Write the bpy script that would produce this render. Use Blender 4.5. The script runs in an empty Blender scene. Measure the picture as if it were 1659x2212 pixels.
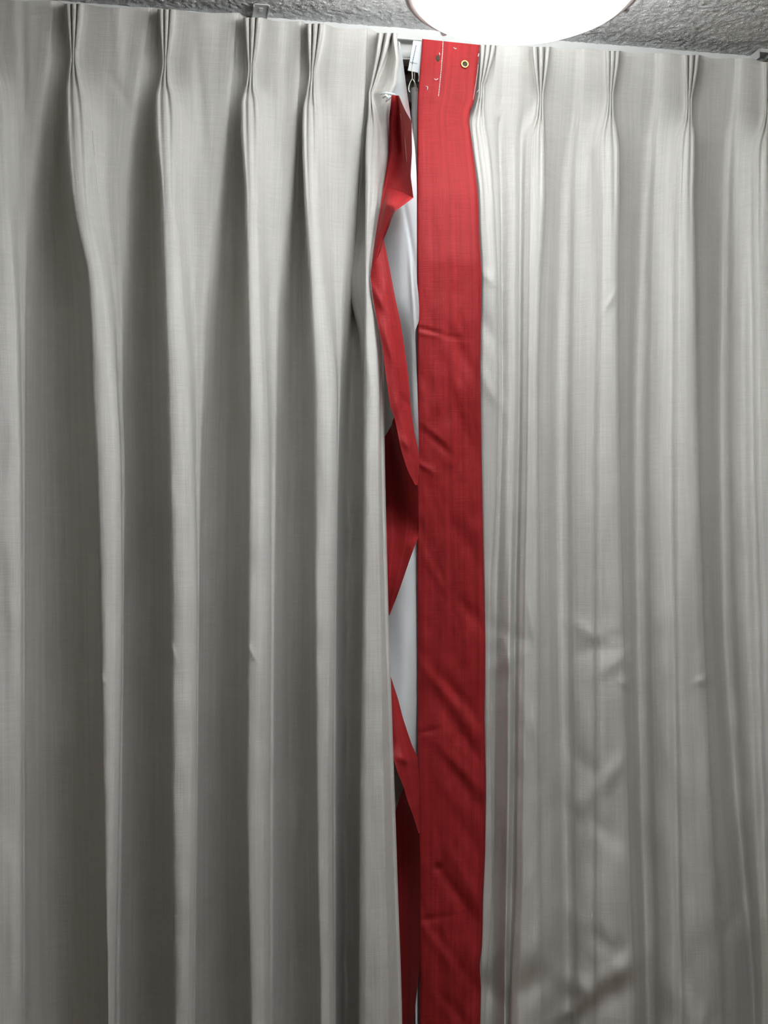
import bpy, bmesh, math
import numpy as np
from mathutils import Vector, Matrix, noise as mnoise

sc = bpy.context.scene
COL = sc.collection
W, H, F = 1659.0, 2212.0, 2500.0
rng = np.random.default_rng(7)

# ------------------------------------------------------------------ camera
CAM = np.array([0.0, -1.705, 1.72])
YAW, PITCH, ROLL = math.radians(10.8), math.radians(2.0), math.radians(-0.4)
cam_d = bpy.data.cameras.new('camera'); cam = bpy.data.objects.new('camera', cam_d); COL.objects.link(cam)
RM = Matrix.Rotation(-YAW, 3, 'Z') @ Matrix.Rotation(math.pi/2 + PITCH, 3, 'X') @ Matrix.Rotation(ROLL, 3, 'Z')
cam.matrix_world = Matrix.Translation(Vector(CAM)) @ RM.to_4x4()
cam_d.sensor_fit = 'HORIZONTAL'; cam_d.sensor_width = 36.0; cam_d.lens = 36.0 * F / W
cam_d.clip_start = 0.01
sc.camera = cam
RN = np.array(RM)

def ray(u, v):
    u = np.asarray(u, float); v = np.asarray(v, float)
    c = np.stack(np.broadcast_arrays((u - W/2)/F, -(v - H/2)/F, -np.ones_like(u)), -1)
    return c @ RN.T

def at(u, v, d):
    """measured photo point -> place in the room, d metres in front of the curtain line (y = 0)"""
    r = ray(u, v); d = np.asarray(d, float)
    t = (-d - CAM[1]) / r[..., 1]
    return CAM + r * t[..., None]

def at_z(u, v, z):
    r = ray(u, v); t = (z - CAM[2]) / r[..., 2]
    return CAM + r * t[..., None]

def proj(p):
    q = (np.asarray(p) - CAM) @ RN
    return W/2 + F*q[..., 0]/-q[..., 2], H/2 - F*q[..., 1]/-q[..., 2]

ZC = float(at(1400, 101, -0.034)[2])            # ceiling height

# ------------------------------------------------------------------ object helpers
def props(o, label=None, cat=None, group=None, kind=None):
    for k, val in (('label', label), ('category', cat), ('group', group), ('kind', kind)):
        if val: o[k] = val
    return o

def worldloc(o):
    p = Vector((0, 0, 0))
    while o is not None:
        p += o.location; o = o.parent
    return p

def thing(name, loc, label, cat, group=None):
    o = bpy.data.objects.new(name, None); COL.objects.link(o); o.location = loc
    o.empty_display_size = 0.05
    return props(o, label, cat, group)

def link_mesh(name, verts, faces, mat, parent=None, smooth=True, uv=None, normals=None):
    me = bpy.data.meshes.new(name)
    verts = np.asarray(verts, float)
    if parent is not None: verts = verts - np.array(worldloc(parent))
    me.from_pydata(verts.tolist(), [], [tuple(int(i) for i in f) for f in faces])
    if uv is not None:
        l = me.uv_layers.new(name='UVMap')
        li = np.zeros(len(me.loops), int); me.loops.foreach_get('vertex_index', li)
        l.data.foreach_set('uv', np.asarray(uv, float)[li].ravel())
    me.update()
    if smooth:
        me.polygons.foreach_set('use_smooth', [True]*len(me.polygons))
        if normals is not None: me.normals_split_custom_set_from_vertices(np.asarray(normals, float).tolist())
    me.materials.append(mat)
    o = bpy.data.objects.new(name, me); COL.objects.link(o)
    if parent is not None: o.parent = parent
    return o

def from_bm(name, bm, mat, parent=None, smooth=False):
    if parent is not None: bmesh.ops.translate(bm, verts=bm.verts, vec=-worldloc(parent))
    bmesh.ops.recalc_face_normals(bm, faces=bm.faces)
    me = bpy.data.meshes.new(name); bm.to_mesh(me); bm.free()
    if smooth: me.polygons.foreach_set('use_smooth', [True]*len(me.polygons))
    me.materials.append(mat)
    o = bpy.data.objects.new(name, me); COL.objects.link(o)
    if parent is not None: o.parent = parent
    return o

def box(bm, lo, hi, bev=0.0):
    r = bmesh.ops.create_cube(bm, size=1.0)
    for v in r['verts']:
        v.co = Vector([(lo[i]+hi[i])/2 + v.co[i]*(hi[i]-lo[i]) for i in range(3)])
    if bev:
        es = list({e for v in r['verts'] for e in v.link_edges})
        bmesh.ops.bevel(bm, geom=es, offset=bev, segments=2, affect='EDGES', profile=0.6)

def tube(bm, pts, r, seg=10, cap=True):
    pts = [Vector(p) for p in pts]; rs = r if hasattr(r, '__len__') else [r]*len(pts)
    rings = []; up = None
    for i, p in enumerate(pts):
        t = (pts[min(i+1, len(pts)-1)] - pts[max(i-1, 0)]).normalized()
        if up is None: up = t.orthogonal().normalized()
        up = (up - t*up.dot(t)).normalized(); s = t.cross(up)
        rings.append([bm.verts.new(p + (up*math.cos(a) + s*math.sin(a))*rs[i]) for a in [2*math.pi*k/seg for k in range(seg)]])
    for a, b in zip(rings, rings[1:]):
        for k in range(seg): bm.faces.new((a[k], a[(k+1) % seg], b[(k+1) % seg], b[k]))
    if cap: bm.faces.new(rings[0][::-1]); bm.faces.new(rings[-1])

def lathe(bm, prof, c, seg=96, axis='Z'):
    rings = []
    for r, h in prof:
        if r < 1e-6:
            p = (0, 0, h); rings.append([bm.verts.new(orient(p, c, axis))]); continue
        rings.append([bm.verts.new(orient((r*math.cos(a), r*math.sin(a), h), c, axis)) for a in [2*math.pi*k/seg for k in range(seg)]])
    for a, b in zip(rings, rings[1:]):
        for k in range(seg):
            k2 = (k+1) % seg
            if len(a) == 1: bm.faces.new((a[0], b[k], b[k2]))
            elif len(b) == 1: bm.faces.new((a[k], a[k2], b[0]))
            else: bm.faces.new((a[k], a[k2], b[k2], b[k]))

def orient(p, c, axis):
    if axis == 'Z': return Vector((p[0]+c[0], p[1]+c[1], p[2]+c[2]))
    return Vector((p[0]+c[0], -p[2]+c[1], p[1]+c[2]))      # 'Y': local up points to the viewer's side

def extrude_x(name, poly, x0, x1, mat, parent=None):
    bm = bmesh.new()
    a = [bm.verts.new((x0, y, z)) for y, z in poly]; b = [bm.verts.new((x1, y, z)) for y, z in poly]
    n = len(poly)
    for i in range(n): bm.faces.new((a[i], a[(i+1) % n], b[(i+1) % n], b[i]))
    bm.faces.new(a); bm.faces.new(b[::-1])
    return from_bm(name, bm, mat, parent)

# ------------------------------------------------------------------ materials
def new_mat(name):
    m = bpy.data.materials.new(name); m.use_nodes = True
    nt = m.node_tree; b = nt.nodes['Principled BSDF']
    return m, nt, b, nt.nodes, nt.links

def plain(name, col, rough=0.5, metal=0.0, spec=0.5, noise_amt=0.06, noise_scale=40):
    m, nt, b, N, L = new_mat(name)
    b.inputs['Roughness'].default_value = rough; b.inputs['Metallic'].default_value = metal
    b.inputs['Specular IOR Level'].default_value = spec
    tc = N.new('ShaderNodeTexCoord'); nz = N.new('ShaderNodeTexNoise'); nz.inputs['Scale'].default_value = noise_scale
    L.new(tc.outputs['Object'], nz.inputs['Vector'])
    r = N.new('ShaderNodeValToRGB'); r.color_ramp.elements[0].position = .3; r.color_ramp.elements[1].position = .7
    r.color_ramp.elements[0].color = [c*(1-noise_amt) for c in col] + [1]
    r.color_ramp.elements[1].color = [min(1, c*(1+noise_amt)) for c in col] + [1]
    L.new(nz.outputs['Fac'], r.inputs['Fac']); L.new(r.outputs['Color'], b.inputs['Base Color'])
    return m

def cloth(name, col, slub=0.10, rough=0.6, spec=0.35, sheen=0.15, bump=0.25, coarse=1.0, aniso=None, warm=(1, 1, 1), trans=0.0, scale=1.0):
    """woven cloth: fine warp and weft threads with long slubs, in metres of cloth"""
    m, nt, b, N, L = new_mat(name)
    uv = N.new('ShaderNodeUVMap')
    def streak(sx, sy, detail=3.0, rough_=0.6):
        mp = N.new('ShaderNodeMapping'); mp.inputs['Scale'].default_value = (sx*scale, sy*scale, 1)
        nz = N.new('ShaderNodeTexNoise'); nz.noise_dimensions = '2D'
        nz.inputs['Scale'].default_value = 1.0; nz.inputs['Detail'].default_value = detail; nz.inputs['Roughness'].default_value = rough_
        L.new(uv.outputs['UV'], mp.inputs['Vector']); L.new(mp.outputs['Vector'], nz.inputs['Vector'])
        return nz.outputs['Fac']
    warp = streak(900, 14); weft = streak(22, 900); long_ = streak(160, 2.2, 2.0); cloud = streak(9, 5, 2.0)
    def math_(op, a, bb):
        n = N.new('ShaderNodeMath'); n.operation = op
        for i, x in enumerate((a, bb)):
            if isinstance(x, (int, float)): n.inputs[i].default_value = x
            else: L.new(x, n.inputs[i])
        return n.outputs[0]
    s = math_('ADD', warp, weft); s = math_('ADD', s, math_('MULTIPLY', long_, coarse)); s = math_('ADD', s, math_('MULTIPLY', cloud, 0.5))
    s = math_('DIVIDE', s, 2.5 + coarse)
    r = N.new('ShaderNodeValToRGB'); r.color_ramp.elements[0].position = .36; r.color_ramp.elements[1].position = .64
    r.color_ramp.elements[0].color = [c*(1-slub)*w for c, w in zip(col, warm)] + [1]
    r.color_ramp.elements[1].color = [min(1, c*(1+slub)) for c in col] + [1]
    L.new(s, r.inputs['Fac']); L.new(r.outputs['Color'], b.inputs['Base Color'])
    bp = N.new('ShaderNodeBump'); bp.inputs['Strength'].default_value = bump; bp.inputs['Distance'].default_value = 0.0012
    L.new(math_('ADD', warp, weft), bp.inputs['Height']); L.new(bp.outputs['Normal'], b.inputs['Normal'])
    b.inputs['Roughness'].default_value = rough; b.inputs['Specular IOR Level'].default_value = spec
    b.inputs['Sheen Weight'].default_value = sheen; b.inputs['Sheen Roughness'].default_value = 0.4
    return m

M_BEIGE = cloth('beige_linen_weave', (0.60, 0.580, 0.552), slub=0.11, rough=0.62, spec=0.30, bump=0.30)
M_RED = cloth('red_slub_satin', (0.35, 0.023, 0.026), slub=0.22, rough=0.52, spec=0.16, sheen=0.0, bump=0.28, coarse=1.6)
M_LINING = cloth('white_lining_cloth', (0.84, 0.88, 0.91), slub=0.02, rough=0.7, spec=0.2, bump=0.06, sheen=0.05)
M_TAPE = cloth('white_header_tape', (0.74, 0.77, 0.80), slub=0.03, rough=0.6, spec=0.3, bump=0.1, sheen=0.05)
M_RAIL = plain('white_enamel_rail', (0.78, 0.78, 0.76), rough=0.35, noise_amt=0.02)
M_RUNNER = plain('white_plastic', (0.85, 0.86, 0.85), rough=0.4, noise_amt=0.02)
M_ZINC = plain('grey_steel', (0.62, 0.62, 0.61), rough=0.4, metal=0.1)
M_WIRE = plain('pale_hook_wire', (0.75, 0.73, 0.62), rough=0.3, metal=0.5)
M_WAND = plain('grey_rod_plastic', (0.85, 0.85, 0.83), rough=0.45, noise_amt=0.03)
M_BRASS = plain('brass', (0.75, 0.55, 0.20), rough=0.25, metal=1.0)
M_DARK = plain('dark_hole', (0.05, 0.045, 0.03), rough=0.7)
M_THREAD = plain('white_thread', (0.85, 0.80, 0.76), rough=0.8, noise_amt=0.02)
M_BTHREAD = plain('navy_thread', (0.06, 0.07, 0.12), rough=0.8)
M_WALL = plain('wall_paper', (0.40, 0.365, 0.32), rough=0.85, noise_amt=0.03, noise_scale=12)
M_FLOOR = plain('floor_boards', (0.34, 0.23, 0.14), rough=0.5, noise_amt=0.2, noise_scale=8)
M_FRAME = plain('dark_window_frame', (0.16, 0.16, 0.155), rough=0.5, noise_amt=0.04)
M_RIM = plain('lamp_rim_metal', (0.42, 0.37, 0.35), rough=0.4, metal=0.2, noise_amt=0.03)
M_KNOB = plain('lamp_knob', (0.75, 0.75, 0.73), rough=0.25, metal=0.3, noise_amt=0.02)

def glass_mat():
    m, nt, b, N, L = new_mat('night_window_glass')
    b.inputs['Base Color'].default_value = (0.02, 0.02, 0.025, 1); b.inputs['Roughness'].default_value = 0.05
    b.inputs['Transmission Weight'].default_value = 0.6
    return m
M_GLASS = glass_mat()

def lamp_mat(name, k):
    m, nt, b, N, L = new_mat(name)
    b.inputs['Base Color'].default_value = (0.9, 0.9, 0.9, 1); b.inputs['Roughness'].default_value = 0.4
    b.inputs['Emission Color'].default_value = (0.94, 0.985, 1.0, 1); b.inputs['Emission Strength'].default_value = LAMP*k
    return m
LAMP = 9.6
M_LAMP = lamp_mat('glowing_diffuser', 1.0); M_ADDED_UP = lamp_mat('added_uplight_glow', 4.5)  # the stronger one is an added glow that lifts the ceiling

def ceiling_mat():
    m, nt, b, N, L = new_mat('embossed_ceiling_paper')
    tc = N.new('ShaderNodeTexCoord')
    nz = N.new('ShaderNodeTexNoise'); nz.inputs['Scale'].default_value = 90; nz.inputs['Detail'].default_value = 2; nz.inputs['Distortion'].default_value = 1.2
    vo = N.new('ShaderNodeTexVoronoi'); vo.feature = 'SMOOTH_F1'; vo.inputs['Scale'].default_value = 105; vo.inputs['Smoothness'].default_value = .4
    mx = N.new('ShaderNodeMixRGB'); mx.inputs['Fac'].default_value = .12
    L.new(tc.outputs['Object'], nz.inputs['Vector'])
    L.new(tc.outputs['Object'], mx.inputs['Color1']); L.new(nz.outputs['Color'], mx.inputs['Color2'])
    L.new(mx.outputs['Color'], vo.inputs['Vector'])
    big = N.new('ShaderNodeTexNoise'); big.inputs['Scale'].default_value = 260; big.inputs['Detail'].default_value = 3
    L.new(tc.outputs['Object'], big.inputs['Vector'])
    ad = N.new('ShaderNodeMath'); ad.operation = 'SUBTRACT'; L.new(big.outputs['Fac'], ad.inputs[0]); L.new(vo.outputs['Distance'], ad.inputs[1])
    bp = N.new('ShaderNodeBump'); bp.inputs['Strength'].default_value = 1.0; bp.inputs['Distance'].default_value = 0.0015
    L.new(ad.outputs[0], bp.inputs['Height']); L.new(bp.outputs['Normal'], b.inputs['Normal'])
    b.inputs['Base Color'].default_value = (0.88, 0.88, 0.875, 1)
    b.inputs['Roughness'].default_value = 0.28; b.inputs['Specular IOR Level'].default_value = 0.5
    return m
M_CEIL = ceiling_mat()

# ------------------------------------------------------------------ draped cloth
def pchip(xs, ys, x):
    xs = np.asarray(xs, float); ys = np.asarray(ys, float); x = np.clip(x, xs[0], xs[-1])
    if len(xs) == 1: return np.full_like(x, ys[0])
    h = np.diff(xs); dl = np.diff(ys)/h; m = np.zeros(len(xs))
    for i in range(1, len(xs)-1):
        if dl[i-1]*dl[i] > 0:
            w1, w2 = 2*h[i]+h[i-1], h[i]+2*h[i-1]; m[i] = (w1+w2)/(w1/dl[i-1] + w2/dl[i])
    m[0], m[-1] = dl[0], dl[-1]
    i = np.clip(np.searchsorted(xs, x, 'right')-1, 0, len(h)-1); t = (x-xs[i])/h[i]
    return ((1+2*t)*(1-t)**2*ys[i] + t*(1-t)**2*h[i]*m[i] + t*t*(3-2*t)*ys[i+1] + t*t*(t-1)*h[i]*m[i+1])

PX = 1440.0
WR = 0.75
def catmull(P, n):
    """P rows x tracks x 2 -> rows x columns x 2, centripetal through the tracks; n = subdivisions per segment"""
    R, K, _ = P.shape
    out = []
    def ext(a, b): return 2*a - b
    for k in range(K-1):
        p1, p2 = P[:, k], P[:, k+1]
        p0 = P[:, k-1] if k > 0 else ext(p1, p2); p3 = P[:, k+2] if k+2 < K else ext(p2, p1)
        def dt(a, b): return np.maximum(np.sqrt(np.linalg.norm(b-a, axis=-1)), 0.6)[:, None]
        t1 = dt(p0, p1); t2 = t1 + dt(p1, p2); t3 = t2 + dt(p2, p3)
        ts = np.arange(n)/n
        for s in ts:
            t = t1 + (t2-t1)*s
            a1 = (t1-t)/t1*p0 + t/t1*p1; a2 = (t2-t)/(t2-t1)*p1 + (t-t1)/(t2-t1)*p2; a3 = (t3-t)/(t3-t2)*p2 + (t-t2)/(t3-t2)*p3
            b1 = (t2-t)/t2*a1 + t/t2*a2; b2 = (t3-t)/(t3-t1)*a2 + (t-t1)/(t3-t1)*a3
            out.append((t2-t)/(t2-t1)*b1 + (t-t1)/(t2-t1)*b2)
    out.append(P[:, -1])
    return np.stack(out, 1)

def smooth_noise(shape_uv, su, sv, seed):
    """cheap value noise on photo-measured coordinates"""
    u, v = shape_uv; g = np.random.default_rng(seed).standard_normal((64, 64))
    a = (u/su + seed*3.7) % 64; b = (v/sv + seed*1.3) % 64
    i = np.floor(a).astype(int); j = np.floor(b).astype(int); fa = a-i; fb = b-j
    fa = fa*fa*(3-2*fa); fb = fb*fb*(3-2*fb)
    G = lambda x, y: g[x % 64, y % 64]
    return (G(i, j)*(1-fa) + G(i+1, j)*fa)*(1-fb) + (G(i, j+1)*(1-fa) + G(i+1, j+1)*fa)*fb

def drape(tracks, rows, n=6, wrinkles=(), noise=(), LEAN=0.0):
    """tracks: each a list of (v, u, d) from its own top edge down. rows: fractions down the cloth as v of a reference (top = 0).
    returns world grid points, normals, uv, pixel coordinates"""
    R = len(rows); P = np.zeros((R, len(tracks), 2)); V = np.zeros((R, len(tracks)))
    for k, t in enumerate(tracks):
        t = np.array(t, float); vt, vb = t[0, 0], rows[-1]
        v = vt + (rows - rows[0]) * (vb - vt) / (rows[-1] - rows[0])
        V[:, k] = v
        P[:, k, 0] = pchip(t[:, 0], t[:, 1], v); P[:, k, 1] = pchip(t[:, 0], t[:, 2], v) * PX
    Q = catmull(P, n); VV = catmull(np.stack([P[:, :, 0]*0 + np.arange(len(tracks))*10.0, V], -1), n)[:, :, 1]
    u = Q[:, :, 0]; d = Q[:, :, 1]/PX
    for (u0, v0, ang, ln, wd, amp) in wrinkles:
        amp *= WR
        a = math.radians(ang); du, dv = u-u0, VV-v0
        al = du*math.cos(a) + dv*math.sin(a); ac = -du*math.sin(a) + dv*math.cos(a)
        d = d + amp*np.exp(-(al/ln)**2 - (ac/wd)**2)
    for (su, sv, amp, seed, v_from, v_to) in noise:
        w = np.clip((VV - v_from)/max(v_to-v_from, 1), 0, 1)
        d = d + amp*w*smooth_noise((u, VV), su, sv, seed)
    d = d + LEAN*np.clip((VV-500)/PX, 0, 2)
    X = at(u, VV, d)
    gu = np.gradient(X, axis=1); gv = np.gradient(X, axis=0)
    nrm = np.cross(gv, gu); ln_ = np.linalg.norm(nrm, axis=-1, keepdims=True); nrm = nrm/np.maximum(ln_, 1e-12)
    if nrm[..., 1].mean() > 0: nrm = -nrm
    seg = np.linalg.norm(np.diff(X, axis=1), axis=-1); mid = seg[R//4:R//2].mean(0)
    su_ = np.concatenate([[0], np.cumsum(mid)]); uv = np.stack(np.broadcast_arrays(su_[None, :], X[:, :, 2]), -1)
    return X, nrm, uv, u, VV

def grid_mesh(name, X, nrm, uv, mat, parent, mask=None):
    R, C = X.shape[:2]; idx = np.arange(R*C).reshape(R, C)
    f = np.stack([idx[:-1, :-1], idx[1:, :-1], idx[1:, 1:], idx[:-1, 1:]], -1)
    f = f[mask] if mask is not None else f.reshape(-1, 4)
    used = np.unique(f); re = np.full(R*C, -1); re[used] = np.arange(len(used)); f = re[f]
    return link_mesh(name, X.reshape(-1, 3)[used], f, mat, parent, True, uv.reshape(-1, 2)[used], nrm.reshape(-1, 3)[used])

ROWS = np.concatenate([np.arange(0, 420, 5.0), np.arange(420, 2230, 9.0), np.arange(2230, 3500, 60.0), [3500.0]])

def lin(pts, v):
    a = np.array(pts, float); return np.interp(v, a[:, 0], a[:, 1])

# a pleat: top finger positions, knot, and the ridge below as (v, L, R)
KEYV = [20, 45, 90, 130, 175, 230, 300, 420, 560, 700, 850, 1000, 1300, 1700, 2212]
def pleat(v0, u0, u1, vk, uk, L, R, depth, side, bl_over=4, br_over=4, f3=None, top_d=0.032):
    """nine-point triple pinch pleat: fingers at the heading, a knot, then the rounded ridge that falls from it.
    side -1: crest and overhang on its left, +1: crest and overhang on its right"""
    vs = [v0, v0+(vk-v0)*.35, v0+(vk-v0)*.7, vk-12, vk, vk+14, vk+45, vk+85, vk+130, 420, 500, 600, 700, 850, 1000, 1300, 1500, 1700, 1900, 2212, 3500]
    vs = [v for i, v in enumerate(vs) if i < 9 or v > vk+170]
    # tracks in order: base, (a b) gap (a b) gap (a b), base ; fraction across the ridge
    fr = [0.0, .13, .27, .42, .56, .70, .85, 1.0]
    T = [[] for _ in range(10)]
    for v in vs:
        l, r = lin(L, v), lin(R, v)
        dd = lin(depth, v)
        s = np.clip((v-vk)/110.0, 0, 1); s = s*s*(3-2*s)         # from knot to open ridge
        h = np.clip((v-v0)/(vk-v0), 0, 1)
        if v <= vk:
            w = (1-h**1.25)
            cu = [u0 + (u1-u0)*k/2 for k in range(3)]; ku = [uk-4.5, uk, uk+4.5]
            c = [ku[k] + (cu[k]-ku[k])*w for k in range(3)]
            fd = top_d + (0.020-top_d)*h**1.5; gd = 0.006 + 0.009*h**1.5
            hw = 3.4 - 1.9*h
            us = [c[0]-hw, c[0]+hw, (c[0]+c[1])/2, c[1]-hw, c[1]+hw, (c[1]+c[2])/2, c[2]-hw, c[2]+hw]
            ds = [fd, fd, gd, fd+.001, fd+.001, gd, fd, fd]
            b0, b1 = us[0]-2.5, us[-1]+2.5; d0 = d1 = 0.004 + .004*h
        else:
            k0 = [uk-6, uk-3, uk-2.2, uk-1.5, uk+1.5, uk+2.2, uk+3, uk+6]
            us = [k0[i]*(1-s) + (l+(r-l)*fr[i])*s for i in range(8)]
            pr = [.88, .98, 1.0, 1.0, .99, .97, .94, .86]
            if side > 0: pr = pr[::-1]
            gap = (1-s)*.006 + np.clip(1-(v-vk)/330., 0, 1)*.0035*(v > vk)
            base = .020 + (dd-.020)*s
            ds = [base*(1+(p-1)*s) - (gap if i in (2, 5) else 0) for i, p in enumerate(pr)]
            b0 = (uk-9)*(1-s) + (l+bl_over)*s; b1 = (uk+9)*(1-s) + (r-br_over)*s
            if side < 0: b1 = (uk+9)*(1-s) + (r+5)*s
            else: b0 = (uk-9)*(1-s) + (l-9)*s
            d0 = .008*(1-s) + s*(.38*dd if side < 0 else .70*dd)
            d1 = .008*(1-s) + s*(.72*dd if side < 0 else .38*dd)
        row = [(b0, d0)] + list(zip(us, ds)) + [(b1, d1)]
        for k in range(10): T[k].append((v, float(row[k][0]), float(row[k][1])))
    if f3:                       # the leading pleat: its last finger turns away and drops as the outer fold
        a = np.array(f3, float)
        for k, off, dd_ in ((7, -7, 0.0), (8, -1.5, -0.002), (9, 0.0, -.018)):
            new = []
            for (v, u, d) in T[k]:
                new.append((v, float(np.interp(v, a[:, 0], a[:, 1])+off), float(np.interp(v, a[:, 0], a[:, 2])+dd_)))
            # resample on f3's own heights as well
            vs_ = sorted(set([n[0] for n in new] + [float(x) for x in a[:, 0]]))
            dd2 = dict((n[0], n) for n in T[k])
            T[k] = [(v, float(np.interp(v, a[:, 0], a[:, 1])+off), float(np.interp(v, a[:, 0], a[:, 2])+dd_)) for v in vs_ if v >= T[k][0][0]]
    return T

def track(pts, vs=None):
    return [(float(v), float(u), float(d)) for v, u, d in pts]

def panel(*cols):
    return [track(c) for c in cols]

def between(v0, lines, depths):
    """panel columns: lines = [(v,u)..] and depths = [(v,d)..] per column, sampled at common heights"""
    vs = [v0, 60, 110, 160, 220, 300, 420, 560, 700, 850, 1000, 1300, 1700, 2212, 3500]
    vs = [v0] + [v for v in vs[1:] if v > v0+12]
    return [[(v, float(lin(l, v)), float(lin(d, v))) for v in vs] for l, d in zip(lines, depths)]

def mixl(A, B, t):
    vs = sorted(set([p[0] for p in A] + [p[0] for p in B]))
    return [(v, float(lin(A, v)*(1-t) + lin(B, v)*t)) for v in vs]

def off(A, o): return [(p[0], p[1]+o) for p in A]

# ================================================================== LEFT CURTAIN
DP = [(0, .03), (230, .040), (300, .050), (420, .064), (700, .084), (1000, .094), (3500, .096)]
def scale(D, k): return [(v, d*k) for v, d in D]

P0L = [(0, -70), (300, -75), (2212, -60)]; P0R = [(0, 2), (300, 6), (420, 18), (700, 34), (1000, 40), (1300, 42), (2212, 42)]
P1L = [(177, 140), (278, 143), (420, 152), (520, 170), (617, 190), (834, 196), (1027, 206), (1268, 213), (1780, 222), (2212, 231)]
P1R = [(177, 178), (278, 187), (405, 194), (520, 208), (617, 230), (720, 240), (834, 246), (1027, 256), (1268, 258), (1600, 254), (1780, 249), (2212, 241)]
P2L = [(177, 335), (227, 333), (405, 346), (600, 352), (834, 359), (1268, 367), (1780, 369), (2212, 374)]
P2R = [(177, 369), (227, 380), (405, 379), (600, 392), (834, 408), (1268, 420), (1780, 418), (2212, 410)]
P3L = [(200, 522), (226, 518), (300, 522), (405, 529), (834, 536), (1300, 533), (1780, 530), (2212, 538)]
P3R = [(200, 552), (226, 559), (300, 560), (405, 558), (700, 566), (834, 572), (1000, 576), (1300, 577), (1780, 573), (2212, 574)]
P4L = [(200, 653), (253, 652), (405, 656), (600, 668), (834, 677), (1268, 678), (1780, 682), (2212, 690)]
P4R = [(200, 682), (253, 686), (405, 688), (600, 700), (834, 722), (1000, 722), (1300, 718), (1780, 711), (2212, 716)]
P5L = [(215, 797), (300, 790), (1300, 783), (1712, 778), (2212, 776)]
P5R = [(205, 845), (404, 828), (446, 822), (510, 812), (600, 801), (646, 806), (736, 825), (804, 828), (1015, 831), (1310, 838), (1634, 849), (1840, 856), (2212, 868)]
F3 = [(80, 857, .036), (130, 862, .036), (180, 857, .034), (205, 846, .034), (250, 839, .040), (330, 840, .046), (404, 829, .048), (446, 823, .05), (510, 812, .05),
      (600, 801, .052), (646, 806, .052), (736, 825, .052), (804, 828, .052), (1015, 831, .052), (1310, 838, .052), (1634, 849, .052), (1840, 856, .052), (2212, 868, .052), (3500, 880, .05)]

pl0 = pleat(-8, -55, -24, 100, -40, P0L, P0R, scale(DP, .95), -1)
pl1 = pleat(8, 147, 173, 113, 158, P1L, P1R, DP, -1)
pl2 = pleat(20, 348, 372, 127, 357, P2L, P2R, DP, -1)
pl3 = pleat(38, 533, 559, 140, 542, P3L, P3R, scale(DP, .95), -1)
pl4 = pleat(51, 668, 695, 152, 674, P4L, P4R, scale(DP, .85), -1)
pl5 = pleat(71, 822, 857, 200, 803, P5L, P5R, scale(DP, .95), -1, f3=F3)

B01 = [(0, 112), (100, 104), (200, 90), (420, 68), (700, 58), (1300, 56), (2212, 57)]
B12 = [(10, 322), (150, 302), (280, 284), (400, 274), (617, 272), (834, 268), (1000, 272), (2212, 262)]
B23 = [(20, 508), (130, 500), (250, 490), (400, 474), (700, 452), (1000, 438), (1300, 432), (2212, 424)]
B34 = [(45, 648), (150, 645), (300, 636), (420, 627), (560, 616), (700, 606), (1000, 600), (1300, 596), (2212, 592)]
B45 = [(60, 790), (200, 786), (420, 767), (600, 755), (800, 740), (1000, 732), (1300, 728), (2212, 726)]

PD1 = [(0, .010), (110, .010), (200, .014), (420, .022), (700, .020), (1000, .008), (3500, .006)]
PDB = [(0, .010), (110, .010), (200, .012), (420, .014), (700, .000), (1000, -.020), (3500, -.024)]
PDV = [(0, .003), (200, .000), (420, -.020), (700, -.042), (1000, -.050), (3500, -.050)]
PDF = [(0, .003), (200, .000), (420, -.014), (700, -.028), (1000, -.032), (3500, -.032)]

def left_panel(v0, R, B, L, top_r, top_l, crease=None):
    """from the ridge on the left (R) over the lit slope to B, down into the valley, up the dark flank to L"""
    Rf = [(0, top_r+10)] + [p for p in off(R, 4) if p[0] > 150]; Lf = [(0, top_l-8)] + [p for p in off(L, -2) if p[0] > 150]
    c1 = mixl(Rf, B, .35); c1b = mixl(Rf, B, .75); c2 = off(B, 2)
    c3 = mixl(B, Lf, .42); c4 = mixl(B, Lf, .80)
    return between(v0, [c1, c1b, c2, c3, c4], [PD1, scale(PD1, .9), PDB, PDV, PDF])

Ltr = []
Ltr += between(-20, [[(0, -420)], [(0, -360)], [(0, -300)], [(0, -240)], [(0, -180)], [(0, -120)]],
               [[(0, .01), (700, .05)], [(0, .01), (700, .03)], [(0, .0), (700, -.02)], [(0, .03), (700, .055)], [(0, .01), (700, .03)], [(0, .0), (700, -.02)]])
Ltr += pl0
Ltr += left_panel(2, P0R, B01, P1L, -18, 142)
Ltr += pl1
Ltr += left_panel(16, P1R, B12, P2L, 178, 343)
Ltr += pl2
Ltr += left_panel(28, P2R, B23, P3L, 377, 528)
Ltr += pl3
Ltr += left_panel(46, P3R, B34, P4L, 564, 662)
Ltr += pl4
Ltr += left_panel(62, P4R, B45, P5L, 700, 812)
Ltr += pl5
# the leading edge turns back behind the outer fold
ret = []
for dv, dd in ((-16, .004), (-48, -.028)):
    ret.append([(v, u+dv, (d-.03)*.5+dd) for v, u, d in F3])
for far, dd in ((8, -.085), (40, -.088)):              # and runs on in the shade behind the lining
    ret.append([(v, u-52+(far+52)*float(np.clip((v-560)/140, 0, 1)), -.024+(dd+.024)*float(np.clip((v-560)/140, 0, 1)) - .05*max(0, min(2, (v-500)/PX))) for v in [80, 300, 560, 600, 640, 700, 804, 1015, 1310, 1634, 1840, 2212, 3500] for u in [float(np.interp(v, [q[0] for q in F3], [q[1] for q in F3]))]])
Ltr += ret
NS = 6
def pleat_cols(start_track): return start_track*NS, (start_track+9)*NS

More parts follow.
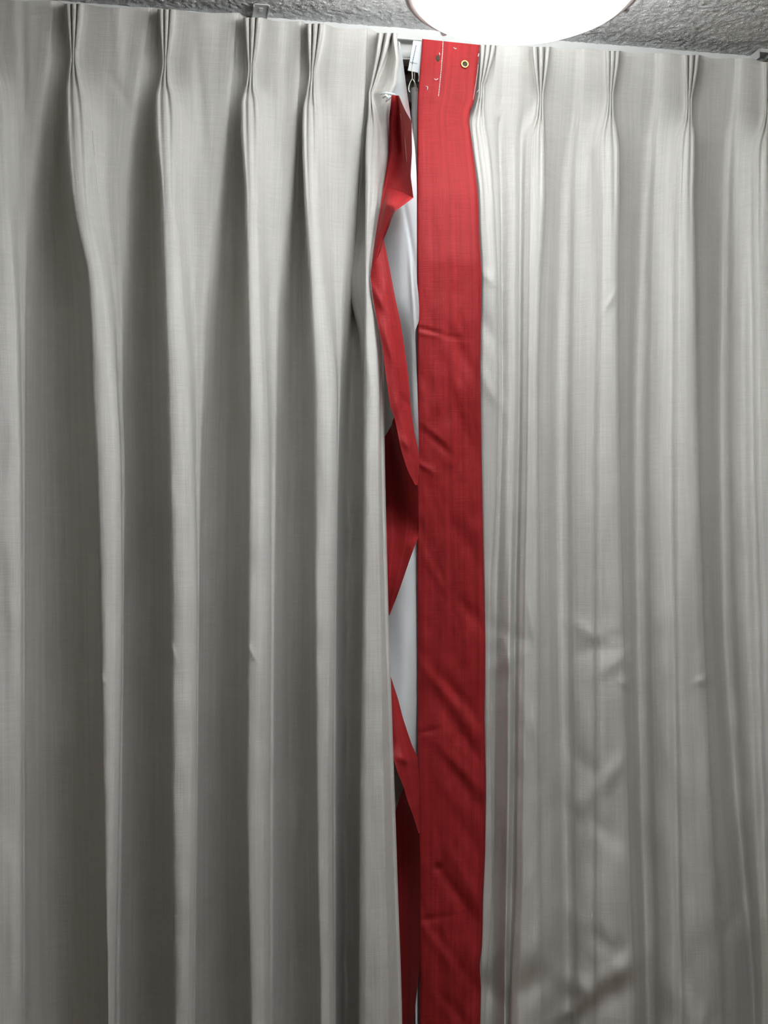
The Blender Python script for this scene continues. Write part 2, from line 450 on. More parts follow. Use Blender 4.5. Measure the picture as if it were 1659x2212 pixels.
Lw = [(255, 60, 90, 160, 9, .004), (255, 190, 60, 40, 10, -.003), (50, 110, 88, 180, 8, -.004), (430, 180, 85, 220, 10, -.004), (610, 300, 92, 300, 7, -.003),
      (175, 1640, 55, 70, 26, .006), (195, 1980, 60, 90, 22, .005), (200, 1400, 80, 120, 12, .004), (370, 1400, 70, 25, 6, .004), (545, 1412, 60, 20, 5, .003),
      (217, 1465, 40, 16, 5, .004), (790, 760, 80, 200, 12, .003), (762, 300, 70, 120, 18, .003)]
Ln = [(45, 160, .0016, 3, 300, 900), (22, 60, .0007, 5, 200, 1300), (90, 420, .003, 9, 300, 1200)]
GL = drape(Ltr, ROWS, NS, Lw, Ln, 0.05)
loc = at(400, 3480, 0.02); loc[2] = 0.02
left = thing('curtain', Vector(loc), 'beige pinch-pleated curtain on the left, its red edge strip twisted and folded back', 'curtain', 'pair of pleated curtains')

def cloth_with_pleats(G, firsts, knots, parent, mat):
    X, nrm, uv, u, VV = G
    R, C = X.shape[:2]
    vc = VV[:-1, :-1]; pid = np.full((R-1, C-1), -1)
    for i, (f, vk) in enumerate(zip(firsts, knots)):
        a, b = pleat_cols(f)
        sub = np.zeros((R-1, C-1), bool); sub[:, a:b] = True
        pid[sub & (vc < vk+8)] = i
    grid_mesh('fabric_panel', X, nrm, uv, mat, parent, pid < 0)
    for i in range(len(firsts)):
        if (pid == i).any(): grid_mesh('pinch_pleat', X, nrm, uv, mat, parent, pid == i)

firsts = [6 + 15*i for i in range(6)]
cloth_with_pleats(GL, firsts[1:], [113, 127, 140, 152, 200], left, M_BEIGE)

# white lining that shows past the leading edge
SR = np.arange(0, 3420, 8.0)
lin_tr = [track([(86, 848, .002), (205, 832, .0), (300, 815, -.01), (420, 795, -.02), (640, 800, -.02), (730, 832, -.01), (800, 846, .0), (880, 860, .01), (960, 880, .02), (1000, 892, .02), (1060, 894, .01), (1180, 880, -.01), (1250, 845, -.02), (1300, 815, -.024), (1600, 830, -.026), (1640, 860, -.026), (1700, 884, -.026), (1760, 897, -.026), (3500, 898, -.026)]),
          track([(87, 857, .012), (150, 860, .02), (205, 858, .026), (300, 862, .040), (450, 860, .052), (640, 862, .048), (730, 868, .030), (800, 873, .020), (880, 880, .020), (960, 889, .024), (1000, 897, .024), (1060, 899, .012), (1180, 893, .0), (1250, 868, .002), (1300, 862, .0), (1500, 872, -.004), (1600, 872, -.010), (1640, 880, -.014), (1700, 892, -.02), (1760, 900, -.026), (3500, 901, -.026)]),
          track([(89, 861, .018), (150, 868, .028), (205, 874, .04), (300, 884, .056), (450, 886, .066), (700, 888, .064), (800, 890, .052), (880, 893, .042), (960, 898, .034), (1000, 902, .03), (1180, 902, .002), (1250, 890, .002), (1500, 890, -.010), (1640, 895, -.030), (1760, 904, -.05), (3500, 904, -.05)]),
          track([(91, 864, .02), (130, 870, .03), (190, 878, .046), (260, 888, .056), (330, 897, .062), (420, 900.5, .072), (600, 900.5, .074), (640, 904, .078), (670, 905.5, .080), (690, 905, .079), (718, 897, .070), (780, 899, .062), (850, 902, .052), (975, 905, .04), (1200, 907, .002), (1500, 908, -.024), (1700, 908, -.04), (2212, 908, -.05), (3500, 907, -.05)])]
GLn = drape(lin_tr, SR, 10, [(880, 480, 80, 120, 5, -.002), (890, 640, 86, 100, 4, .003)], [(30, 120, .001, 11, 250, 500)])
props(grid_mesh('lining', *GLn[:3], M_LINING, left), 'white lining cloth')

# twisted red edge strip: folded facets of one ribbon
def ribbon(segs, name, mat, parent, n=12, nr=70, wr=(), ns=()):
    allv, allf, alluv, alln = [], [], [], []; base = 0
    for tr in segs:
        K = len(tr); s = np.linspace(0, 1, nr)
        P = np.zeros((nr, K, 2)); V = np.zeros((nr, K))
        for k, t in enumerate(tr):
            t = np.array(t, float); v = t[0, 0] + s*(t[-1, 0]-t[0, 0]); V[:, k] = v
            P[:, k, 0] = np.interp(v, t[:, 0], t[:, 1]); P[:, k, 1] = np.interp(v, t[:, 0], t[:, 2])*PX
        for A in (P[:, :, 0], P[:, :, 1]):                       # soften the corners along the length
            for _ in range(2): A[1:-1] = (A[:-2] + 2*A[1:-1] + A[2:])/4
        Q = catmull(P, n); VV = catmull(np.stack([P[:, :, 0]*0 + np.arange(K)*10.0, V], -1), n)[:, :, 1]
        d = Q[:, :, 1]/PX
        for (u0, v0, ang, ln, wd, amp) in wr:
            a = math.radians(ang); du, dv = Q[:, :, 0]-u0, VV-v0
            d = d + amp*np.exp(-((du*math.cos(a)+dv*math.sin(a))/ln)**2 - ((-du*math.sin(a)+dv*math.cos(a))/wd)**2)
        for (su, sv, amp, seed) in ns: d = d + amp*smooth_noise((Q[:, :, 0], VV), su, sv, seed)
        X = at(Q[:, :, 0], VV, d)
        nrm = np.cross(np.gradient(X, axis=0), np.gradient(X, axis=1)); nrm /= np.maximum(np.linalg.norm(nrm, axis=-1, keepdims=True), 1e-12)
        nrm = np.where(nrm[..., 1:2] > 0, -nrm, nrm)
        R, C = X.shape[:2]; idx = np.arange(R*C).reshape(R, C) + base; base += R*C
        allf.append(np.stack([idx[:-1, :-1], idx[1:, :-1], idx[1:, 1:], idx[:-1, 1:]], -1).reshape(-1, 4))
        allv.append(X.reshape(-1, 3)); alln.append(nrm.reshape(-1, 3))
        seg = np.linalg.norm(np.diff(X, axis=1), axis=-1).mean(0); su_ = np.concatenate([[0], np.cumsum(seg)])
        alluv.append(np.stack(np.broadcast_arrays(su_[None], X[:, :, 2]), -1).reshape(-1, 2))
    return link_mesh(name, np.concatenate(allv), np.concatenate(allf), mat, parent, True, np.concatenate(alluv))

segA = [track([(205, 846, .074), (250, 841, .068), (330, 840.5, .062), (404, 828, .056)]),
        track([(205, 849, .046), (250, 845, .036), (330, 844, .036), (405, 832, .055)]),
        track([(206, 855, .042), (250, 856, .038), (330, 856, .038), (408, 844, .064)]),
        track([(206, 859, .082), (250, 868, .094), (330, 873, .084), (405, 868, .080), (414, 866, .080)]),
        track([(207, 862, .104), (222, 868, .110), (240, 876, .118), (262, 889, .130), (330, 890, .120), (380, 887, .110), (427, 893, .104)])]
segB = [track([(404, 828, .056), (451, 821, .078), (510, 811, .080), (596, 800, .080)]),
        track([(405, 832, .055), (448, 825, .080), (510, 813, .082), (596, 800.5, .0805)]),
        track([(408, 844, .064), (440, 836, .100), (510, 818, .088), (596, 801, .081)]),
        track([(414, 866, .080), (446, 850, .116), (510, 826, .092), (596, 803, .081)]),
        track([(427, 893, .104), (440, 876, .120), (456, 853, .128), (472, 846, .118), (490, 840, .104), (517, 829, .086), (597, 806, .081)])]
segC = [track([(596, 800, .081), (646, 806, .086), (700, 816, .092), (740, 825, .094), (800, 832, .094), (880, 843, .094), (900, 852, .094), (970, 866, .094), (1015, 880, .092), (1048, 897, .09)]),
        track([(560, 814, .085), (646, 822, .092), (700, 834, .095), (760, 846, .095), (880, 860, .095), (960, 880, .093), (1048, 899, .088)]),
        track([(530, 826, .082), (600, 838, .088), (660, 848, .088), (740, 860, .087), (880, 874, .087), (960, 892, .086), (1048, 901, .085)]),
        track([(517, 829, .078), (570, 840, .078), (640, 853, .078), (700, 866, .077), (760, 875, .077), (820, 883, .077), (880, 887, .077), (930, 894, .077), (975, 904, .077), (1000, 905, .078), (1048, 903, .082)])]
segD = [track([(957, 822, .000), (1015, 822, -.016), (1090, 826, -.020), (1151, 828, .022), (1240, 830, .044), (1327, 834, .046)]),
        track([(925, 842, .016), (1015, 850, .004), (1110, 856, .004), (1170, 858, .042), (1240, 848, .054), (1327, 838, .05)]),
        track([(905, 850, .048), (1015, 880, .064), (1130, 888, .046), (1170, 884, .066), (1250, 862, .066), (1328, 840, .05)]),
        track([(898, 854, .05), (975, 896, .074), (1049, 903, .084), (1120, 904.5, .080), (1160, 905, .072), (1172, 899, .084), (1195, 890, .088), (1230, 878, .080), (1290, 857, .058), (1330, 841, .05)])]
segE = [track([(1455, 834, .036), (1600, 844, .05), (1634, 849, .062), (1670, 859, .064), (1700, 872, .062), (1730, 880, .06), (1760, 892, .054), (1800, 904, .046)]),
        track([(1455, 838, .036), (1560, 858, .048), (1634, 872, .058), (1700, 884, .056), (1760, 898, .048), (1800, 905, .044)]),
        track([(1455, 842, .036), (1510, 860, .042), (1550, 870, .044), (1580, 880, .045), (1610, 890, .044), (1635, 902, .042), (1700, 906, .040), (1800, 907, .040)])]
segF = [track([(1700, 872, -.02), (1730, 861, -.05), (1760, 848, -.07), (2212, 850, -.075), (3500, 860, -.075)]),
        track([(1700, 874, -.012), (1760, 872, -.05), (1800, 874, -.055), (2212, 874, -.055), (3500, 875, -.055)]),
        track([(1700, 876, .010), (1730, 884, .014), (1760, 895, .018), (1800, 908, .010), (2080, 908, .000), (2110, 904, -.002), (2150, 900, -.004), (2212, 893, -.006), (3500, 885, -.006)])]
segG = [track([(1315, 822, .034), (1460, 826, .028)]), track([(1315, 829, .040), (1390, 830, .030), (1460, 832, .032)]), track([(1318, 837, .046), (1390, 836, .034), (1460, 838, .036)])]
trim = ribbon([segA, segB, segC, segD, segG, segE, segF], 'edge_trim', M_RED, left,
              wr=[(845, 760, 70, 60, 8, .003), (880, 960, 40, 24, 8, .003), (870, 1640, 30, 16, 8, .004), (815, 640, 60, 40, 7, .003), (878, 870, 50, 26, 6, -.003)], ns=[(14, 40, .0008, 4)])
props(trim, 'twisted red satin edge strip')

# ================================================================== RIGHT CURTAIN
BL = [(84, 912), (180, 905), (215, 902), (500, 900), (720, 902), (1000, 901), (1300, 901), (1700, 902.5), (1850, 905), (2212, 906), (3500, 912)]
BR = [(97, 1037), (170, 1030), (218, 1026), (236, 1017), (255, 1013), (290, 1017), (340, 1024), (420, 1033), (530, 1037), (590, 1041), (800, 1038), (950, 1040), (1100, 1043), (1300, 1047),
      (1400, 1049), (1550, 1047), (1700, 1050), (1850, 1048), (1960, 1043), (2030, 1043), (2080, 1036), (2150, 1040), (2212, 1037), (3500, 1037)]
BD = [(84, .030), (220, .040), (300, .054), (420, .068), (560, .073), (700, .066), (850, .054), (1000, .038), (1300, .010), (1500, -.002), (1800, -.012), (2212, -.018), (3500, -.022)]
def col(A, B, t, D, o, vs=None):
    out = []
    va, vb = A[0][0], B[0][0]; n = 90; vt = va*(1-t)+vb*t
    for i in range(n+1):
        s = (i/n)**1.5; a = va + s*(A[-1][0]-va); b = vb + s*(B[-1][0]-vb); v = a*(1-t)+b*t
        out.append((v, float(lin(A, a)*(1-t) + lin(B, b)*t), float(lin(D, v)) + o))
    return out
right = thing('curtain', Vector((0.55, -0.02, 0.02)), 'pale beige pinch-pleated curtain on the right with a flat red satin border', 'curtain', 'pair of pleated curtains')
band_tr = [col(BL, BR, 0.0, BD, -.009), col(BL, BR, .02, BD, -.005), col(BL, BR, .25, BD, .000), col(BL, BR, .5, BD, .003), col(BL, BR, .75, BD, .005), col(BL, BR, .97, BD, 0.006), col(BL, BR, 1.0, BD, 0.0)]
Bw = [(925, 714, 12, 26, 4, -.004), (925, 722, 12, 28, 4, .003), (970, 728, 6, 30, 4, -.002), (1000, 770, 62, 70, 14, -.004), (950, 215, 10, 34, 12, .003), (1000, 232, 40, 30, 8, -.003),
      (985, 255, 60, 60, 16, -.003), (935, 935, 40, 40, 9, .003), (945, 955, 45, 45, 9, -.003), (920, 1010, 30, 24, 6, .003), (1015, 950, 70, 120, 18, -.005), (990, 850, 75, 80, 12, .003),
      (985, 1500, 50, 90, 14, -.005), (965, 1500, 50, 80, 12, .004), (1000, 1590, 55, 110, 15, -.005), (1020, 1330, 50, 70, 14, -.004), (975, 1640, 45, 100, 14, .005), (925, 1580, -12, 24, 5, -.003),
      (990, 1680, 55, 120, 15, -.005), (1000, 1790, 60, 70, 16, -.004), (945, 1875, 0, 10, 8, -.004), (985, 1930, 55, 80, 12, -.005), (1005, 1900, 60, 90, 14, .004), (930, 1985, -8, 40, 8, -.003),
      (985, 2080, 55, 90, 14, -.005), (960, 2060, 52, 80, 12, .004), (980, 2180, 50, 50, 12, -.004), (1010, 1990, 65, 80, 12, -.003), (940, 1240, 60, 60, 10, .003), (1010, 1180, 60, 90, 18, -.004)]
Bn = [(26, 70, .0012, 21, 250, 900), (50, 200, .0022, 22, 500, 1300), (12, 30, .0005, 23, 200, 900)]
GB = drape(band_tr, np.concatenate([np.arange(84, 2230, 5.0), np.arange(2230, 3500, 60.0), [3500.0]]), 12, Bw, Bn)
band = props(grid_mesh('red_border', *GB[:3], M_RED, right), 'flat red satin border strip')

PaL = [(185, 1034), (245, 1012), (300, 1018), (340, 1024), (420, 1033), (530, 1036), (590, 1040), (800, 1037), (1100, 1042), (1300, 1046), (1700, 1049), (1960, 1042), (2212, 1036)]
PaR = [(185, 1046), (245, 1044), (300, 1056), (360, 1062), (420, 1067), (600, 1075), (800, 1077), (900, 1078), (1000, 1074), (1100, 1067), (1200, 1062), (1300, 1061), (1500, 1059), (1850, 1062), (2030, 1063), (2212, 1048)]
PbL = [(230, 1158), (280, 1147), (405, 1143), (600, 1140), (1000, 1136), (1300, 1130), (1700, 1126), (2100, 1121), (2212, 1112)]
PbR = [(230, 1174), (280, 1176), (405, 1178), (600, 1169), (800, 1163), (1300, 1165), (1700, 1165), (2212, 1172)]
PcL = [(230, 1306), (310, 1297), (480, 1298), (1000, 1290), (1300, 1290), (2212, 1290)]
PcR = [(230, 1326), (310, 1339), (400, 1340), (600, 1336), (900, 1338), (1300, 1346), (1500, 1352), (2000, 1365), (2212, 1371)]
PdL = [(240, 1480), (300, 1470), (480, 1462), (1000, 1458), (1300, 1462), (2212, 1480)]
PdR = [(240, 1494), (300, 1503), (400, 1501), (600, 1504), (900, 1508), (1300, 1520), (1500, 1527), (1800, 1540), (2212, 1562)]
PeL = [(250, 1642), (300, 1634), (480, 1630), (1000, 1635), (2212, 1670)]
PeR = [(250, 1668), (300, 1674), (600, 1682), (1300, 1705), (2212, 1745)]
DR = [(0, .03), (230, .040), (300, .048), (420, .060), (700, .062), (1000, .062), (1500, .060), (3500, .058)]
DA = [(0, .03), (230, .040), (300, .050), (420, .062), (600, .066), (800, .054), (1000, .036), (1300, .022), (1500, .018), (3500, .014)]
DAO = [(0, 0), (900, 0), (1000, -.004), (1300, -.018), (1500, -.028), (1800, -.036), (3500, -.042)]
pa = pleat(97, 1043, 1066, 186, 1040, PaL, PaR, DA, +1)
pa = [[(v, u, d + float(lin(DAO, v))) for v, u, d in t] for t in pa]
pb = pleat(101, 1154, 1184, 203, 1168, PbL, PbR, scale(DR, .85), +1)
pc = pleat(110, 1313, 1335, 202, 1319, PcL, PcR, scale(DR, 1.0), +1)
pd = pleat(119, 1481, 1507, 212, 1489, PdL, PdR, scale(DR, 1.05), +1)
pe = pleat(134, 1655, 1688, 226, 1660, PeL, PeR, scale(DR, 1.0), +1)
Vab = [(100, 1095), (300, 1078), (420, 1082), (600, 1084), (900, 1085), (1100, 1077), (1300, 1073), (2212, 1070)]
Vbc = [(110, 1235), (250, 1228), (420, 1212), (900, 1205), (1300, 1209), (1700, 1218), (2212, 1226)]
Vcd = [(110, 1403), (150, 1402), (250, 1394), (420, 1385), (900, 1373), (1300, 1376), (1800, 1386), (2212, 1398)]
Vde = [(110, 1576), (130, 1575), (300, 1565), (420, 1560), (900, 1555), (1300, 1562), (1500, 1574), (1800, 1594), (2212, 1628)]
QV = [(0, .003), (200, .000), (420, -.012), (700, -.024), (1500, -.028), (3500, -.028)]
QM = [(0, .008), (200, .009), (420, .014), (700, .016), (3500, .016)]
QN = [(0, .007), (200, .010), (420, .030), (700, .040), (3500, .040)]
def right_panel(v0, R, Vl, L, top_r, top_l, k=1.0):
    Rf = [(0, top_r+8)] + [p for p in off(R, 2) if p[0] > 150]; Lf = [(0, top_l-10)] + [p for p in off(L, -16) if p[0] > 150]
    c1 = mixl(Rf, Vl, .45); c2 = mixl(Vl, Lf, .24); c3 = mixl(Vl, Lf, .45); c4 = mixl(Vl, Lf, .82)
    return between(v0, [c1, Vl, c2, c3, c4], [scale(QM, .2*k), scale(QV, k), scale(QV, .62*k), scale(QM, k), scale(QN, k)])
Rtr = []
Rtr += between(96, [[(0, 985)], [(0, 1008)]], [[(0, -.02), (1000, -.02), (1800, -.045)], [(0, -.010), (1000, -.012), (1800, -.038)]])
Rtr += pa
# the narrow panel between the border and the next pleat, with an extra soft fold
Rtr += between(100, [off(mixl(PaR, Vab, .5), 2), Vab, mixl(Vab, PbL, .28), mixl(Vab, PbL, .5), mixl(Vab, PbL, .70)],
               [[(0, .006), (420, .02), (1000, .012), (1500, -.018), (2212, -.026)], [(0, .006), (420, .012), (1000, .008), (1500, -.014), (3500, -.020)], [(0, .008), (420, .024), (1000, .022), (1500, .008), (3500, .004)], [(0, .008), (420, .028), (1000, .022), (1500, .024)], [(0, .006), (420, .020), (1300, .012)]])
Rtr += pb
Rtr += right_panel(106, PbR, Vbc, PcL, 1190, 1306, .8)
Rtr += pc
Rtr += right_panel(115, PcR, Vcd, PdL, 1341, 1475)
Rtr += pd
Rtr += right_panel(126, PdR, Vde, PeL, 1512, 1649)
Rtr += pe
Rtr += between(136, [[(0, 1740), (2212, 1790)], [(0, 1800), (2212, 1850)], [(0, 1860), (2212, 1900)], [(0, 1920), (2212, 1960)], [(0, 1990), (2212, 2020)]],
               [[(0, .0), (700, -.012)], [(0, .01), (700, .03)], [(0, .03), (700, .05)], [(0, .0), (700, -.01)], [(0, .01), (700, .04)]])
Rw = [(1290, 1400, -20, 60, 18, -.005), (1260, 1360, 30, 50, 16, .004), (1330, 1430, -35, 50, 14, .004), (1330, 1390, 0, 20, 8, .003), (1300, 1690, -45, 80, 20, .006), (1250, 1640, 45, 60, 20, -.004),
      (1280, 1780, 35, 70, 22, -.006), (1260, 1760, 60, 60, 18, .005), (1290, 2030, 35, 70, 22, -.008), (1250, 2000, 50, 60, 22, .008), (1330, 2100, -35, 80, 26, .010), (1300, 2160, -30, 70, 26, -.010),
      (1250, 2130, 40, 60, 22, .008), (1150, 2130, -40, 60, 26, -.008), (1140, 2060, -60, 60, 24, .006), (1080, 2050, -55, 80, 20, .006), (1070, 2150, 50, 60, 20, -.006), (1110, 1960, -60, 100, 16, .004),
      (1230, 2185, -30, 40, 16, .010), (1420, 2050, 60, 120, 30, .004), (1460, 1750, 70, 160, 26, -.003), (1450, 2150, 45, 90, 26, .005), (1090, 1430, -30, 50, 16, .004), (1100, 1370, 25, 50, 16, -.003),
      (1105, 1450, 75, 80, 10, .004), (1150, 1350, 80, 60, 9, .004), (1160, 1600, 80, 80, 8, .004), (1060, 720, 60, 60, 16, -.004), (1055, 600, 40, 40, 10, .003), (1065, 850, 60, 60, 14, .004),
      (1318, 650, -60, 30, 6, .003), (1085, 230, -70, 40, 5, .003), (1190, 290, 20, 30, 10, .002), (1275, 290, -40, 40, 8, .002), (1515, 1470, -20, 18, 6, .005), (1348, 1475, 20, 14, 6, .005)]
Rn = [(40, 120, .0016, 31, 900, 2000), (70, 240, .003, 32, 900, 2100), (24, 60, .0008, 33, 400, 1600), (60, 300, .0014, 34, 250, 600)]
GR = drape(Rtr, ROWS + 0.0, NS, Rw, Rn, 0.0)
cloth_with_pleats(GR, [2 + 15*i for i in range(5)], [186, 203, 202, 212, 226], right, M_BEIGE)

# ------------------------------------------------------------------ small sewn details
def d_on(G, u, v):
    X, nrm, uv, U, VV = G
    k = np.argmin((U-u)**2 + (VV-v)**2); return X.reshape(-1, 3)[k], nrm.reshape(-1, 3)[k]
def on(G, u, v, lift=.0012):
    p, n = d_on(G, u, v)
    d = -(p[1] + n[1]*lift) + 0.0
    return at(u, v, d + 0.0004)
def thread(name, G, pts, r, mat, parent, dash=None, lift=.0012):
    bm = bmesh.new(); P = []
    for (a, b) in zip(pts, pts[1:]):
        n = max(2, int(math.hypot(b[0]-a[0], b[1]-a[1])/5))
        for i in range(n): P.append((a[0]+(b[0]-a[0])*i/n, a[1]+(b[1]-a[1])*i/n))
    P.append(pts[-1])
    W3 = [on(G, u, v, lift) for u, v in P]
    if dash:
        for a, b in zip(W3, W3[1:]):
            a, b = Vector(a), Vector(b); tube(bm, [a, a.lerp(b, dash)], r, 6)
    else: tube(bm, W3, r, 6)
    return from_bm(name, bm, mat, parent, True)
thread('stitching', GB, [(957, 86), (956, 110), (953, 150), (950, 180), (947, 209)], .0006, M_THREAD, band, .82)
thread('stitching', GB, [(1033, 140), (1028, 180), (1022, 216)], .0004, M_THREAD, band, .85)
for pts in ([(920, 186), (924, 188), (923, 194)], [(938, 170), (942, 173), (946, 170)], [(980, 102), (983, 106), (986, 104)], [(1034, 116), (1033, 122)], [(1034, 194), (1030, 200)], [(949, 114), (950, 119)]):
    thread('loose_thread', GB, pts, .0006, M_THREAD, band)
bm = bmesh.new(); c = on(GB, 946, 126, .0004)
lathe(bm, [(0, .0008), (.0022, .0006), (.0026, 0)], c, 16, 'Y')
for v in bm.verts: v.co.z = c[2] + (v.co.z-c[2])*2.0
from_bm('pin_hole', bm, M_DARK, band, True)

c, nn = d_on(GB, 1004, 139); c = on(GB, 1004, 139, .0008)
bm = bmesh.new()
lathe(bm, [(.0062, -.0005), (.0064, .0006), (.0058, .0016), (.0046, .0020), (.0036, .0014), (.0032, .0002), (.0032, -.0008)], c, 40, 'Y')
ey = from_bm('eyelet', bm, M_BRASS, right, True); props(ey, 'small brass eyelet')
bm = bmesh.new(); lathe(bm, [(0, .0005), (.002, .0005), (.0034, -.0002)], c, 30, 'Y'); from_bm('eyelet_hole', bm, M_DARK, ey, True)

thread('loose_thread', GL, [(200, 282), (204, 320), (208, 370), (213, 420)], .0004, M_THREAD, left)
# heading tape that pokes out behind the border, with its pin hook
def slab(name, poly, d, th, mat, parent, sub=True):
    """poly (u, v, extra depth) closed outline, th metres thick"""
    bm = bmesh.new()
    f = [bm.verts.new(at(u, v, d+e)) for u, v, e in poly]; b = [bm.verts.new(at(u, v, d+e) + np.array([0, th, 0])) for u, v, e in poly]
    n = len(poly)
    bm.faces.new(f); bm.faces.new(b[::-1])
    for i in range(n): bm.faces.new((f[i], b[i], b[(i+1) % n], f[(i+1) % n]))
    return from_bm(name, bm, mat, parent)
tape = slab('header_tape', [(893, 87, .0), (912, 90, .004), (925, 91, .006), (922, 176, .006), (903, 176, .004), (905, 166, .004), (903, 157, .004), (881, 152, -.002), (885, 132, -.002)], .016, .0012, M_TAPE, right)
props(tape, 'white heading tape with dotted stitching')
bm = bmesh.new()
def dash_line(a, b, n, dd):
    for i in range(n):
        p = [Vector(at(a[0]+(b[0]-a[0])*t, a[1]+(b[1]-a[1])*t, dd)) for t in ((i+.1)/n, (i+.65)/n)]; tube(bm, p, .00055, 6)
dash_line((899, 98), (890, 140), 10, .0195); dash_line((886, 134), (907, 139), 7, .0185)
from_bm('stitching', bm, M_BTHREAD, tape, True)
bm = bmesh.new()
tube(bm, [at(891, 140, .017), at(890, 152, .017), at(890.5, 163, .017), at(891, 172, .018)], .0008, 8)
tube(bm, [at(889.5, 171, .018), at(886, 178, .02), at(883, 187, .022), at(882.5, 194, .022), at(884, 198, .022), at(886.5, 199, .022)], .0008, 8)
tube(bm, [at(891.5, 171, .018), at(896, 178, .016), at(899, 188, .014), at(900, 198, .012)], .0008, 8)
from_bm('pin_hook', bm, M_WIRE, tape, True)
# end of the sewn seam on the dark side of the twisted strip
bm = bmesh.new()
tube(bm, [at(872.5, 258, .0965), at(874, 290, .0975), at(877, 330, .1015), at(879, 350, .1035)], .00025, 6)
tube(bm, [at(864.5, 246, .0895), at(866, 254, .090), at(866.5, 260, .0905)], .0004, 6)
from_bm('stitching', bm, plain('tan_thread', (.45, .30, .22), .8), trim, True)
# folded heading corner of the lining at the top of the twisted strip
bm = bmesh.new()
tube(bm, [at(821, 203, .062), at(834, 201, .065), at(846, 203.5, .068), at(853, 204, .069)], [.0012, .0020, .0018, .0012], 8)
tube(bm, [at(827, 211, .062), at(834, 206, .066), at(838, 212, .066), at(834, 219, .063), at(842, 211, .066), at(845, 208, .067)], [.0012, .0022, .0018, .0014, .0016, .001], 8)
from_bm('folded_hem', bm, M_LINING, left, True)

# ================================================================== RAIL, LAMP, WAND, ROOM
XL, XR = -1.9, 1.9
YW = 0.12                                        # the curtain wall
RZ = ZC - 0.001
r0 = thing('curtain_rail', Vector((0.2, 0.03, RZ-.04)), 'white enamelled curtain rail along the ceiling edge above both curtains', 'curtain rail')
yf = 0.034
extrude_x('track', [(yf, RZ-.0175), (yf, RZ), (.072, RZ), (.072, RZ-.044), (yf+.004, RZ-.044), (yf+.004, RZ-.0405), (.066, RZ-.0405), (.066, RZ-.0035), (yf+.0035, RZ-.0035), (yf+.0035, RZ-.0175)], XL+.02, XR-.02, M_RAIL, r0)
# glider seen in the gap
g = slab('glider', [(866, 116, 0), (869, 108.5, 0), (907, 110.5, 0), (907, 129, 0), (868, 128, 0), (868, 122, 0)], -.040, .012, M_RUNNER, r0)
# joint screw line on the rail
def bracket(u, v, fl):
    p = at_z(u, v, RZ-.001); y0 = float(p[1])
    bm = bmesh.new()
    w, t, y1 = .0105, .0016, yf+.02
    box(bm, (p[0]-w, y0, RZ-t-.001), (p[0]+w, y1, RZ-.001), .0004)
    box(bm, (p[0]-w-t, y0, RZ-fl), (p[0]-w, yf-.0015, RZ-.001), .0004)
    box(bm, (p[0]+w, y0, RZ-fl*.6), (p[0]+w+t, yf-.0015, RZ-.001), .0004)
    box(bm, (p[0]-w, y0-t, RZ-fl*.45), (p[0]+w, y0, RZ-.001), .0004)
    b = from_bm('bracket', bm, M_ZINC, r0)
    bm = bmesh.new(); box(bm, (p[0]-.003, y0+.008, RZ-.0034), (p[0]+.003, y0+.021, RZ-.0026), .0003)
    from_bm('screw_slot', bm, M_RUNNER, b)
bracket(565, 9, .006); bracket(1654, 106, .016)

LC = (0.4387, -0.35); LR = 0.1375; LZ = ZC - .133; LLEN = 1.05      # round-ended fitting; its unseen length is added to light the lower curtains
lamp = thing('ceiling_lamp', Vector((LC[0], LC[1], ZC-.005)), 'white glowing ceiling lamp with rounded edge and thin rim in front of the curtains', 'ceiling lamp')
def stadium(bm, prof, seg=64):
    """rings of a round-ended oblong, (radius, height) from the middle line outwards"""
    rings = []
    for r, h in prof:
        ring = []
        for k in range(seg+1):
            a = math.pi*k/seg; ring.append(bm.verts.new((LC[0]+r*math.cos(a), LC[1]+r*math.sin(a), LZ+h)))
        for k in range(1, 12): ring.append(bm.verts.new((LC[0]-r, LC[1]-LLEN*k/12, LZ+h)))
        for k in range(seg+1):
            a = math.pi + math.pi*k/seg; ring.append(bm.verts.new((LC[0]+r*math.cos(a), LC[1]-LLEN+r*math.sin(a), LZ+h)))
        for k in range(1, 12): ring.append(bm.verts.new((LC[0]+r, LC[1]-LLEN+LLEN*k/12, LZ+h)))
        rings.append(ring)
    for a, b in zip(rings, rings[1:]):
        n = len(a)
        for k in range(n): bm.faces.new((a[k], a[(k+1) % n], b[(k+1) % n], b[k]))
    return rings
bm = bmesh.new()
rg = stadium(bm, [(.004, -.020), (.05, -.0185), (.085, -.014), (.11, -.008), (.125, -.003), (.133, .001), (LR, .006), (.136, .012), (.133, .03), (.130, .05)])
bm.faces.new(rg[0])
df = from_bm('diffuser', bm, M_LAMP, lamp, True)
bm = bmesh.new()
rg = stadium(bm, [(.134, .012), (.143, .007), (.148, .010), (.150, .034), (.147, .040), (.136, .042), (.132, .038)])
props(from_bm('rim', bm, M_RIM, lamp, True), 'brownish grey metal rim')
bm = bmesh.new()
rg = stadium(bm, [(.086, .054), (.085, .060), (.085, .120), (.092, .124), (.092, .1325), (.004, .1325)]); bm.faces.new(rg[-1])
from_bm('ceiling_plate', bm, M_KNOB, lamp, True)
bm = bmesh.new(); stadium(bm, [(.131, .049), (.128, .053), (.086, .056)])
from_bm('added_uplight', bm, M_ADDED_UP, lamp, True)  # unseen upward-facing glow ring, added to brighten the ceiling
